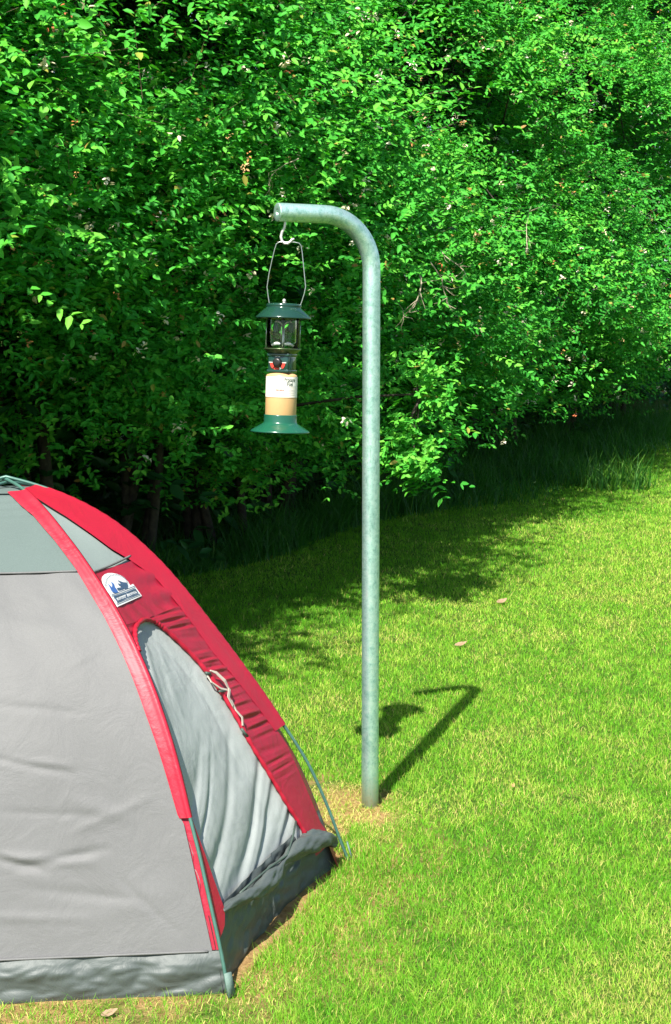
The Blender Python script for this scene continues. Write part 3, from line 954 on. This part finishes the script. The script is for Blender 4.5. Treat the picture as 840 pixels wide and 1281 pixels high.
# --- cream door tie with its dark toggles
td_ = lambda u, s, d=.010: side(np.array(u), np.array(s), np.array(d)) - np.array(T0)
def ribbon(pts, w, name, mat):
    pts = [np.array(p) for p in pts]
    V, F = [], []
    n = len(pts)
    nor = nrm(td_(.6, .4, .5) - td_(.6, .4, 0))
    for i, p in enumerate(pts):
        t = nrm(pts[min(i + 1, n - 1)] - pts[max(i - 1, 0)])
        sd = nrm(np.cross(t, nor))
        ww = w[i] if not np.isscalar(w) else w
        for a, b in ((1, .0012), (-1, .0012), (-1, -.0012), (1, -.0012)):
            V.append(p + sd * ww * a * .5 + nor * b)
    for i in range(n - 1):
        for k in range(4):
            F.append((i * 4 + k, i * 4 + (k + 1) % 4, (i + 1) * 4 + (k + 1) % 4, (i + 1) * 4 + k))
    F += [(3, 2, 1, 0), tuple((n - 1) * 4 + k for k in range(4))]
    return V, F
vf = join(ribbon([td_(.635, .449, .016), td_(.665, .440, .020), td_(.685, .420, .024), td_(.69, .404, .02)], [.004, .011, .014, .007], '', 0),
          ribbon([td_(.61, .446, .008), td_(.60, .43, .011), td_(.64, .412, .014), td_(.69, .403, .016)], [.004, .006, .006, .006], '', 0),
          ribbon([td_(.69, .404, .022), td_(.645, .392, .020), td_(.655, .375, .016), td_(.66, .370, .012)], [.008, .011, .009, .004], '', 0),
          ribbon([td_(.675, .385, .014), td_(.665, .365, .014), td_(.672, .348, .018), td_(.655, .335, .013)], [.004, .006, .008, .007], '', 0))
tie = pyobj('door_tie', *vf, CORD, tent, False)
for vf in (tube([td_(.60, .449, .010), td_(.63, .444, .012)], .005, 6), tube([td_(.622, .409, .011), td_(.665, .404, .014)], .0035, 6),
           tube([td_(.64, .332, .010), td_(.648, .322, .010), td_(.66, .315, .009)], .0045, 6)):
    pyobj('toggle', *vf, DARKG, tie)

# --- sewn badge: white arched label with trees, mountain and a lettered band
# badge drawn in units of the closeup, then laid on the cloth by an affine map
bpx = np.array([(126, 727), (144, 765), (176, 746), (166, 730), (161, 731), (140, 715), (130, 718)], float)
bus = np.array([(.05, .677), (.0, .613), (.41, .625), (.43, .652), (.37, .655), (.28, .688), (.15, .688)])
AF = np.linalg.lstsq(np.c_[bpx, np.ones(7)], bus, rcond=None)[0]
def badge_pt(x, y, d):
    u, s = np.array([120 + x / 14, 710 + y / 14, 1.0]) @ AF
    return side(np.array(u + .03), np.array(s), np.array(d)) - np.array(T0)
def badge_poly(name, pts, d, mat, parent, th=.0008):
    n = len(pts)
    a = [badge_pt(x, y, d) for x, y in pts]; b = [badge_pt(x, y, d - th) for x, y in pts]
    F = [tuple(range(n)), tuple(range(2 * n - 1, n - 1, -1))] + [(i, (i + 1) % n, n + (i + 1) % n, n + i) for i in range(n)]
    return a + b, F
outline = [(340, 715), (795, 490), (650, 272), (592, 300), (560, 235), (510, 170), (440, 120), (360, 90), (270, 80), (190, 90), (120, 125), (75, 175), (62, 230), (72, 300), (105, 370), (150, 440), (205, 510)]
badge = pyobj('badge', *badge_poly('', outline, .0046, WHITEP, None, .0018), WHITEP, tent, False)
tag(badge, 'white arched badge with blue pines, a mountain and a lettered band')
trees_ = [[(165, 320), (195, 350), (235, 385), (245, 330), (225, 275), (275, 310), (290, 370), (320, 410), (350, 460), (300, 482), (245, 468), (215, 430), (200, 390)]]
mount = [[(355, 230), (400, 245), (450, 262), (520, 262), (540, 310), (530, 360), (480, 385), (440, 350), (400, 345), (372, 325), (350, 290), (395, 300), (410, 285)],
         [(330, 380), (380, 370), (430, 350), (490, 360), (430, 400), (360, 425), (340, 415)]]
pyobj('pine_emblem', *join(*[badge_poly('', t, .0072, 0, 0) for t in trees_]), BLUEP, badge, False)
pyobj('mountain_emblem', *join(*[badge_poly('', t, .0072, 0, 0) for t in mount]), NAVY, badge, False)
def bar(x0, y0, x1, y1, w):
    dx, dy = x1 - x0, y1 - y0
    L = math.hypot(dx, dy); nx, ny = -dy / L * w / 2, dx / L * w / 2
    return [(x0 + nx, y0 + ny), (x1 + nx, y1 + ny), (x1 - nx, y1 - ny), (x0 - nx, y0 - ny)]
bars = [bar(220, 530, 665, 325, 12), bar(315, 668, 750, 468, 12), bar(262, 560, 490, 462, 22), bar(500, 458, 675, 378, 22), bar(318, 630, 500, 548, 13), bar(505, 545, 715, 448, 13),
        bar(275, 552, 330, 632, 18), bar(488, 465, 508, 545, 14), bar(672, 380, 715, 448, 14)]
for k in range(22):
    w = math.pi * (1.02 - k / 21 * .95)
    cx, cy = 330 + 225 * math.cos(w) * .95, 330 - 215 * math.sin(w) + (w - 1.5) * 14
    bars.append(bar(cx - 5, cy, cx + 5, cy + 2, 12))
pyobj('badge_border', *join(*[badge_poly('', t, .0072, 0, 0) for t in bars]), NAVY, badge, False)
tv, tf = text_mesh('American Camper', 1.0, .012)
w0, w1 = tv[:, 0].min(), tv[:, 0].max()
e1 = np.array([365, -166.0]); 
tp_ = []
for q in tv:
    a = (q[0] - w0) / (w1 - w0)
    b = q[1]
    x = 322 + 368 * a + 22 * b; y = 594 - 168 * a - 62 * b
    tp_.append(badge_pt(x, y, .0078))
pyobj('badge_lettering', tp_, tf, NAVY, badge, False)

# ------------------------------------------------------------------ lantern pole
PX, PY = .113, 4.517
pole = empty('lantern_pole', (PX, PY, float(gz(PX, PY))))
tag(pole, 'galvanized steel pipe post bent over at the top, standing in bare soil', 'post')
zb = -.12
adir = nrm(np.array([-.285, -.137, 0.]))
alen = .318
ztop = 1.895 - pole.location.z
rb = .165
pts = [(0, 0, zb), (0, 0, .3), (0, 0, .8), (0, 0, 1.3), (0, 0, ztop - rb - .03)]
for k in range(0, 15):
    a = math.pi / 2 * k / 14
    pts.append(tuple(adir * (rb - rb * math.cos(a)) + np.array([0, 0, ztop - rb + rb * math.sin(a)])))
pts += [tuple(adir * (rb + (alen - rb) * f) + np.array([0, 0, ztop])) for f in (.3, .65, 1.0)]
rads = [.0278] * 5 + [.0278 + .0012 * math.sin(math.pi * k / 14) for k in range(15)] + [.0282] * 3
pyobj('pipe', *tube(pts, rads, 32, False), GALV, pole)
# plate closing the end, with its hole
end = adir * alen + np.array([0, 0, ztop])
b1 = np.array([-adir[1], adir[0], 0]); b2 = np.array([0, 0, 1.0])
V, F = [], []
prof = [(.0282, 0), (.0282, .002), (.0265, .0035), (.0105, .0035), (.0085, .0025), (.0080, -.07), (.0, -.07)]
for r_, d in prof:
    for k in range(28):
        w = 2 * math.pi * k / 28
        V.append(end + adir * d + (b1 * math.cos(w) + b2 * math.sin(w)) * r_)
for i in range(len(prof) - 1):
    for k in range(28):
        F.append((i * 28 + k, i * 28 + (k + 1) % 28, (i + 1) * 28 + (k + 1) % 28, (i + 1) * 28 + k))
pyobj('end_plate', V, F, GALV, pole)
HOOKM = plain('hook_steel', (.62, .60, .56), .4, .35)
PXM = .00249                              # metres per photo pixel at the lantern
hx = end - adir * .022 + np.array([0, 0, -.028])
hk = []
for px, py in ((354.5, 283), (354.8, 288), (353.8, 293), (351.0, 298), (349.6, 303), (350.6, 308), (354, 311.2), (358, 311.4), (361.5, 309), (363.5, 306.5), (366, 306)):
    hk.append(hx + np.array([(px - 354.5) * PXM, -(px - 354.5) * PXM * .1, -(py - 285.5) * PXM]))
hk = np.array(hk)
pyobj('hook', *tube(hk, [.0042] * 10 + [.003], 10), HOOKM, pole)

# ------------------------------------------------------------------ lantern
hang = hk[7] + np.array(pole.location) + np.array([-.0005, .0, .0042])
GREEN = plain('green_enamel', (.010, .085, .048), .22, 0, .6, var=.05)
DGREEN = plain('dark_green_enamel', (.012, .050, .036), .16, .15, .7, var=.05)
WIRE = plain('wire_steel', (.42, .46, .43), .3, .8)
BRASSY = plain('burner_steel', (.40, .40, .36), .35, .8)
TAN = plain('cylinder_tan', (.56, .35, .155), .42, 0, .4, var=.03)
LABELM = plain('paper_label', (.82, .75, .64), .6, var=.03)
BLACK = plain('black_plastic', (.012, .013, .012), .4)
REDL = plain('red_ink', (.55, .04, .025), .5)
INK = plain('green_ink', (.012, .045, .02), .6)
PALEINK = plain('pale_ink', (.60, .42, .30), .7)
GREYINK = plain('grey_ink', (.55, .52, .47), .7)
MANTLE = plain('mantle_ceramic', (.80, .78, .72), .8)
gm = NT('lantern_glass')
_t = gm.n('ShaderNodeBsdfTransparent'); _t.inputs[0].default_value = (.975, .99, .98, 1)
_g = gm.n('ShaderNodeBsdfGlossy'); _g.inputs['Roughness'].default_value = .04
_f = gm.n('ShaderNodeFresnel'); _f.inputs[0].default_value = 1.25
_m = gm.n('ShaderNodeMixShader')
gm.l(_f.outputs[0], _m.inputs[0]); gm.l(_t.outputs[0], _m.inputs[1]); gm.l(_g.outputs[0], _m.inputs[2]); gm.l(_m.outputs[0], gm.out.inputs[0])
GLASS = gm.m

# local frame: z down the photo rows from the hook contact (row 311), x to the right, centre column 356 at the top
lan = empty('camping_lantern', tuple(hang), (0, R(2.0), 0))
tag(lan, 'green propane camping lantern with tan fuel cylinder hanging from the post hook', 'lantern')
K = PXM
CX = -2.0
def Z(row): return -(row - 311) * K
def ring_prof(*rp): return [(r_ * K, Z(y)) for r_, y in rp]
def lat(name, prof, mat, parent=None, seg=44):
    v, f = lathe(ring_prof(*prof), seg, (CX * K, 0, 0))
    return pyobj(name, v, f, mat, parent or lan)
def P3(px, py, y=0): return ((px - 356) * K, y * K, Z(py))
# wire bail
bl = [P3(336.5, 391), P3(334.5, 384), P3(333, 376), P3(331.5, 366), P3(333.5, 350), P3(336.5, 334), P3(339.5, 320), P3(341.5, 313.5), P3(345, 311.2), P3(351, 310.8), P3(356, 310.9), P3(363, 310.8), P3(369, 311.8), P3(371.5, 314.5), P3(373, 322), P3(376, 344), P3(378.7, 364), P3(377.5, 372), P3(375, 381), P3(372.5, 389), P3(369, 390.5)]
bl = [(a + 1.0 * K, b, c) for a, b, c in bl]
pyobj('bail_wire', *tube(bl, .0015, 8), WIRE, lan)
# ventilator lid
lat('lid', [(0, 385), (14, 385.2), (20.5, 386.0), (21.8, 387), (21.8, 389.2), (21.0, 390.4), (22, 391), (26, 394.5), (34.0, 402.0), (34.6, 403.2), (34.0, 404.2), (32, 403.2), (22, 398), (0, 397)], DGREEN)
lat('finial', [(0, 379.6), (1.3, 380), (2.1, 381.4), (2.1, 382.6), (1.3, 383.8), (1.0, 384.2), (3, 384.6), (3.2, 385.4)], HOOKM, seg=20)
# glass globe
lat('globe', [(19.6, 403), (20.0, 410), (20.2, 420), (20.0, 432), (19.4, 440.5), (18.6, 440.5), (19.2, 432), (19.4, 420), (19.2, 410), (18.8, 403)], GLASS)
# uprights at the globe's sides and the burner inside
ur = []
for a in (R(8), R(172), R(100)):
    x, y = 21.0 * K * math.cos(a) + CX * K, 21.0 * K * math.sin(a)
    pyobj('upright', *tube([(x, y, Z(403)), (x, y, Z(441))], .0013, 8), WIRE, lan)
bt = [tube([(CX * K, 0, Z(398)), (CX * K, 0, Z(432)), (CX * K, 0, Z(442))], [.0042, .0042, .006], 12)]
for sx in (-1, 1):
    bt.append(tube([(CX * K + sx * .002, -.004, Z(412)), (CX * K + sx * 4.5 * K, -.004, Z(408)), (CX * K + sx * 9 * K, -.004, Z(407)), (CX * K + sx * 10 * K, -.004, Z(410))], .0032, 8))
pyobj('burner_tube', *join(*bt), BRASSY, lan)
for sx in (-1, 1):
    v, f = lathe([(.0, Z(421)), (2.2 * K, Z(420.4)), (3.2 * K, Z(417.5)), (3.1 * K, Z(413.5)), (1.8 * K, Z(409))], 16, (CX * K + sx * 9.5 * K, -.004, 0))
    pyobj('mantle', v, f, plain('mantle_mesh', (.07, .12, .09), .9), lan)
cr = []
for sx in (-1, 1):
    cr.append(tube([(CX * K + sx * (3 + 11 * f) * K, -.024 - .004 * f, Z(437.5 - 3.0 * math.sin(math.pi * (.25 + f * .75)))) for f in np.linspace(0, 1, 8)], [.0035, .0045, .005, .005, .005, .0045, .004, .003], 8))
pyobj('heat_shield', *join(*cr), MANTLE, lan)
# collar tray under the globe
lat('collar', [(0, 441.5), (18, 441.3), (22.8, 440.2), (23.0, 441.2), (20.5, 443.0), (17.5, 446.0), (14, 447.2), (0, 447.5)], plain('collar_brass_green', (.09, .13, .06), .3, .6))
# valve housing turned a little to the left
RZ = Matrix.Rotation(R(-22), 3, 'Z')
def hb(x, y, z0, z1, sx, sy, bev=.002):
    c = RZ @ Vector((x * K, y * K, 0))
    return box((c.x + CX * K, c.y, (Z(z0) + Z(z1)) / 2), (sx * K, sy * K, abs(Z(z1) - Z(z0))), RZ, bev)
hs = pyobj('valve_housing', *join(hb(0, 0, 447, 468, 27, 26, .004), hb(0, -.6, 446.4, 450, 29, 27, .0015), hb(0, 0, 466, 469.5, 29, 28, .0015), hb(13.2, 0, 452, 465, 2.4, 12, .001)), DGREEN, lan)
def hp(x, y, z):
    c = RZ @ Vector((x * K, y * K, 0))
    return np.array((c.x + CX * K, c.y, Z(z)))
fn_ = np.array(RZ @ Vector((0, -1, 0)))
ux = np.array(RZ @ Vector((1, 0, 0)))
def disc(cx, cz, prof, seg=24):
    V, F = [], []
    for r_, d in prof:
        for k in range(seg):
            w = 2 * math.pi * k / seg
            V.append(hp(cx, -13, cz) + fn_ * d * K + (ux * math.cos(w) + np.array([0, 0, 1]) * math.sin(w)) * r_ * K)
    n = len(prof)
    for i in range(n - 1):
        for k in range(seg):
            F.append((i * seg + k, i * seg + (k + 1) % seg, (i + 1) * seg + (k + 1) % seg, (i + 1) * seg + k))
    return V, F
pyobj('control_knob', *disc(0, 457.5, [(5.6, .2), (5.4, 3.5), (4.9, 4.6), (3.0, 4.9), (0, 5)]), BLACK, hs)
def dial(a0, a1, r0, r1, d, n=10):
    V, F = [], []
    for i in range(n + 1):
        w = R(a0 + (a1 - a0) * i / n)
        for r_ in (r0, r1):
            for dd in (d, 0.1):
                V.append(hp(0, -13, 457.5) + fn_ * dd * K + (ux * math.cos(w) + np.array([0, 0, 1]) * math.sin(w)) * r_ * K)
    for i in range(n):
        a = i * 4
        F += [(a, a + 4, a + 6, a + 2), (a + 1, a + 3, a + 7, a + 5), (a, a + 1, a + 5, a + 4), (a + 2, a + 6, a + 7, a + 3)]
    F += [(0, 2, 3, 1), (n * 4, n * 4 + 1, n * 4 + 3, n * 4 + 2)]
    return V, F
pyobj('dial_mark', *join(dial(182, 228, 6.4, 10.2, .8), dial(312, 358, 6.4, 10.2, .8), dial(236, 282, 6.6, 9.4, .8)), REDL, hs, False)
pyobj('dial_plate', *join(dial(176, 184, 6, 11.5, .9, 3), dial(356, 364, 6, 11.5, .9, 3), dial(288, 306, 6.6, 9, .8, 3), dial(68, 112, 7.4, 9.4, .8, 6)), HOOKM, hs, False)
# fuel cylinder
cyl = lat('fuel_cylinder', [(0, 468.6), (9, 468.8), (12, 470), (16, 471.2), (18.5, 472.6), (19.2, 474.4), (19.2, 523), (18.4, 525), (0, 525.5)], TAN)
# paper label wraps the front two thirds
def wrap(px, row, r_=19.45):
    """px: arc distance in photo pixels to the right of the label's centre line facing the camera"""
    a = -math.pi / 2 + px / 19.2
    return (CX * K + r_ * K * math.cos(a), r_ * K * math.sin(a), Z(row))
def wrap_sheet(p0, p1, r0, r1, rr, n=30):
    V, F = [], []
    for i in range(n + 1):
        p = p0 + (p1 - p0) * i / n
        V += [wrap(p, r0, rr), wrap(p, r1, rr)]
    for i in range(n):
        F.append((2 * i, 2 * i + 1, 2 * i + 3, 2 * i + 2))
    return V, F
lab = pyobj('paper_label', *wrap_sheet(-52, 52, 474.6, 499.6, 19.4, 60), LABELM, cyl)
pyobj('label_edge', *wrap_sheet(-52, 52, 499.6, 500.5, 19.38, 60), plain('label_brown', (.35, .22, .10), .6), cyl)
pyobj('label_field', *wrap_sheet(.2, 22, 475, 486, 19.46), plain('label_white', (.83, .80, .72), .6), lab)
def wtext(s, cxp, row, size, mat, name, bold=.02, squeeze=.8, rr=19.56):
    v, f = text_mesh(s, size, bold * size)
    return pyobj(name, [wrap(cxp + q[0] * squeeze, row - q[1], rr) for q in v], f, mat, lab, False)
wtext('Propane', 11.6, 478.4, 6.9, INK, 'label_lettering', .02, .68)
wtext('Fuel', 11.6, 483.6, 6.9, INK, 'label_lettering', .02, .74)
pyobj('warning_lettering', *join(*[wrap_sheet(-6.2 + k * 1.7, -5.0 + k * 1.7, 490, 492, 19.5, 2) for k in range(6)]), REDL, lab)
pyobj('small_print', *join(*[wrap_sheet(a, b, r_, r_ + .5, 19.5, 8) for a, b, r_ in ((-6, 20, 487.4), (6, 20, 490.4), (6, 21, 492.2), (-18, -8, 494), (2, 20, 494.4), (-7, 3, 496.2), (10, 21, 496.4))]), GREYINK, lab)
pyobj('label_figure', *join(*[wrap_sheet(a, b, r0, r1, 19.5, 4) for a, b, r0, r1 in ((-4.5, -.8, 478, 478.8), (-4.5, -1, 480, 481), (-3.8, -1.4, 482, 483), (-4.6, -.6, 484, 485))]), GREYINK, lab)
# base stand
lat('base_stand', [(19.4, 521.6), (20.4, 521.4), (20.6, 522.4), (20.4, 530.5), (21.4, 532.2), (27, 535.6), (35.6, 540.6), (37.0, 542.0), (36.6, 543.2), (35, 542.4), (20, 535), (19.4, 533)], GREEN)
lan.rotation_euler = (R(-1.0), R(2.0), 0)

# ------------------------------------------------------------------ hedge foot: weeds, tall grass, dead branches
WEED = leafmat('weed_blade', [(0, (.012, .06, .010)), (.6, (.03, .14, .016)), (1, (.12, .28, .03))], trans=.3, rough=.5, spec=.3, tcol=(.08, .36, .02))
n = 26000
L = rng.uniform(-3.5, 9.5, n); o = rng.normal(-.05, .42, n)
o = np.clip(o, -1.6, np.interp(L, [-3, 1.2, 3.2], [-.15, .0, .65]) + .15 * np.sin(L * 2.1) - rng.uniform(0, .25, n))
x = HB[0] + HD[0] * L + HN[0] * o; y = HB[1] + HD[1] * L + HN[1] * o
k = ~inside_poly(x, y, TENT_POLY, .1)
x, y, L, o = x[k], y[k], L[k], o[k]
h = rng.uniform(.08, .36, len(x)) * (.55 + .9 * vnoise(x, y, .9, 8)) * np.interp(L, [0, 3], [.6, 1]) * np.clip(1.15 - np.clip(o, 0, 1) * 1.0, .35, 1)
und = blades('undergrowth', x, y, h, rng.uniform(.004, .010, len(x)), rng.uniform(.2, .9, len(x)), np.clip(rng.normal(.4, .2, len(x)), 0, 1), WEED)
tag(und, 'dark weeds and uncut grass along the foot of the thicket', 'undergrowth', kind='stuff')

def tuft(cx, cy, n, r, h0, h1, label):
    a = rng.uniform(0, 6.28, n); d = r * np.sqrt(rng.random(n))
    xx, yy = cx + d * np.cos(a), cy + d * np.sin(a)
    ob = blades('grass_tuft', xx, yy, rng.uniform(h0, h1, n), rng.uniform(.006, .012, n), rng.uniform(.15, .8, n), np.clip(rng.normal(.7, .2, n), 0, 1), WEED)
    tag(ob, label, 'grass tuft')
tuft(2.27, 11.6, 320, .34, .10, .36, 'tall bright grass tuft at the foot of the thicket near the right edge')

def dead_branch(root, p, d, length, r0, nsub):
    """a bare crooked branch with side twigs, drooping out of the crown"""
    p = np.array(p, float); d = nrm(np.array(d, float))
    pts = [p]
    for i in range(8):
        d = nrm(d + rng.normal(0, .22, 3) + np.array([0, 0, -.05]))
        pts.append(pts[-1] + d * length / 8)
    vf = [tube(pts, list(np.linspace(r0, r0 * .3, 9)), 7)]
    for k in range(nsub):
        i = rng.integers(1, 8)
        dd = nrm(nrm(pts[i + 1] - pts[i]) * .5 + rng.normal(0, .7, 3))
        q = [pts[i]]
        for j in range(4):
            dd = nrm(dd + rng.normal(0, .3, 3))
            q.append(q[-1] + dd * length * rng.uniform(.05, .11))
        vf.append(tube(q, list(np.linspace(r0 * .45, r0 * .15, 5)), 5))
    pyobj('dead_branch', *join(*vf), DEADWOOD, root)

def pix(px, py, Y):
    return np.array([(px - 420) / 1779.2 * Y, Y, 1.5 - (py - 430) / 1779.2 * Y])
def dead(k, px, py, Y, d, length, r0, nsub):
    root = shr[k]
    dead_branch(root, pix(px, py, Y) - np.array(root.location), d, length, r0, nsub)
dead(5, 524, 345, 7.35, (.30, -.05, -.75), .36, .0050, 12)
dead(5, 537, 330, 7.35, (.40, -.05, -.45), .28, .0036, 10)
dead(5, 550, 316, 7.4, (.35, -.05, -.5), .22, .003, 8)
dead(6, 655, 320, 8.5, (.15, -.05, .8), .30, .003, 5)
dead(4, 375, 205, 6.45, (-.5, -.1, -.05), .24, .003, 8)
# ------------------------------------------------------------------ fallen leaves on the lawn
DRY = plain('dry_leaf', (.26, .17, .10), .8, var=.3, scale=80)
DRY2 = plain('yellow_leaf', (.34, .22, .08), .8, var=.2, scale=80)
def fallen(x, y, size, rot, mat, label, lift=.020):
    V, F = [], []
    n = 9
    for i in range(n):
        f = i / (n - 1)
        w = .42 * math.sin(math.pi * f ** .8) * (1 + .18 * (i % 2)) + .02
        zc = .22 * (f - .5) ** 2 * 2
        V += [(f - .5, w * .5, zc + .16 * w), (f - .5, 0, zc), (f - .5, -w * .5, zc + .12 * w)]
    for i in range(n - 1):
        for k in range(2):
            a = i * 3 + k
            F.append((a, a + 1, a + 4, a + 3))
    V = [tuple(q * size for q in p) for p in V]
    o = pyobj('fallen_leaf', V, F, mat)
    o.location = (x, y, float(gz(x, y)) + lift)
    o.rotation_euler = (R(20), R(-14), rot)
    tag(o, label, 'leaf', 'dry leaves lying on the lawn')
fallen(.584, 6.503, .062, .2, DRY, 'pinkish brown dry leaf beyond the top of the post shadow')
fallen(.873, 7.355, .07, .5, DRY, 'larger pinkish dry leaf farther up the lawn, near the thicket shadow')
fallen(.598, 4.647, .026, 1.2, DRY2, 'tiny yellow dry leaf right of the post foot')
fallen(.54, 4.47, .022, 2.2, DRY, 'tiny brown dry leaf nearer the camera, right of the post foot')
fallen(-.53, 3.175, .042, .35, DRY, 'brown dry leaf on the soil in front of the tent corner', .012)
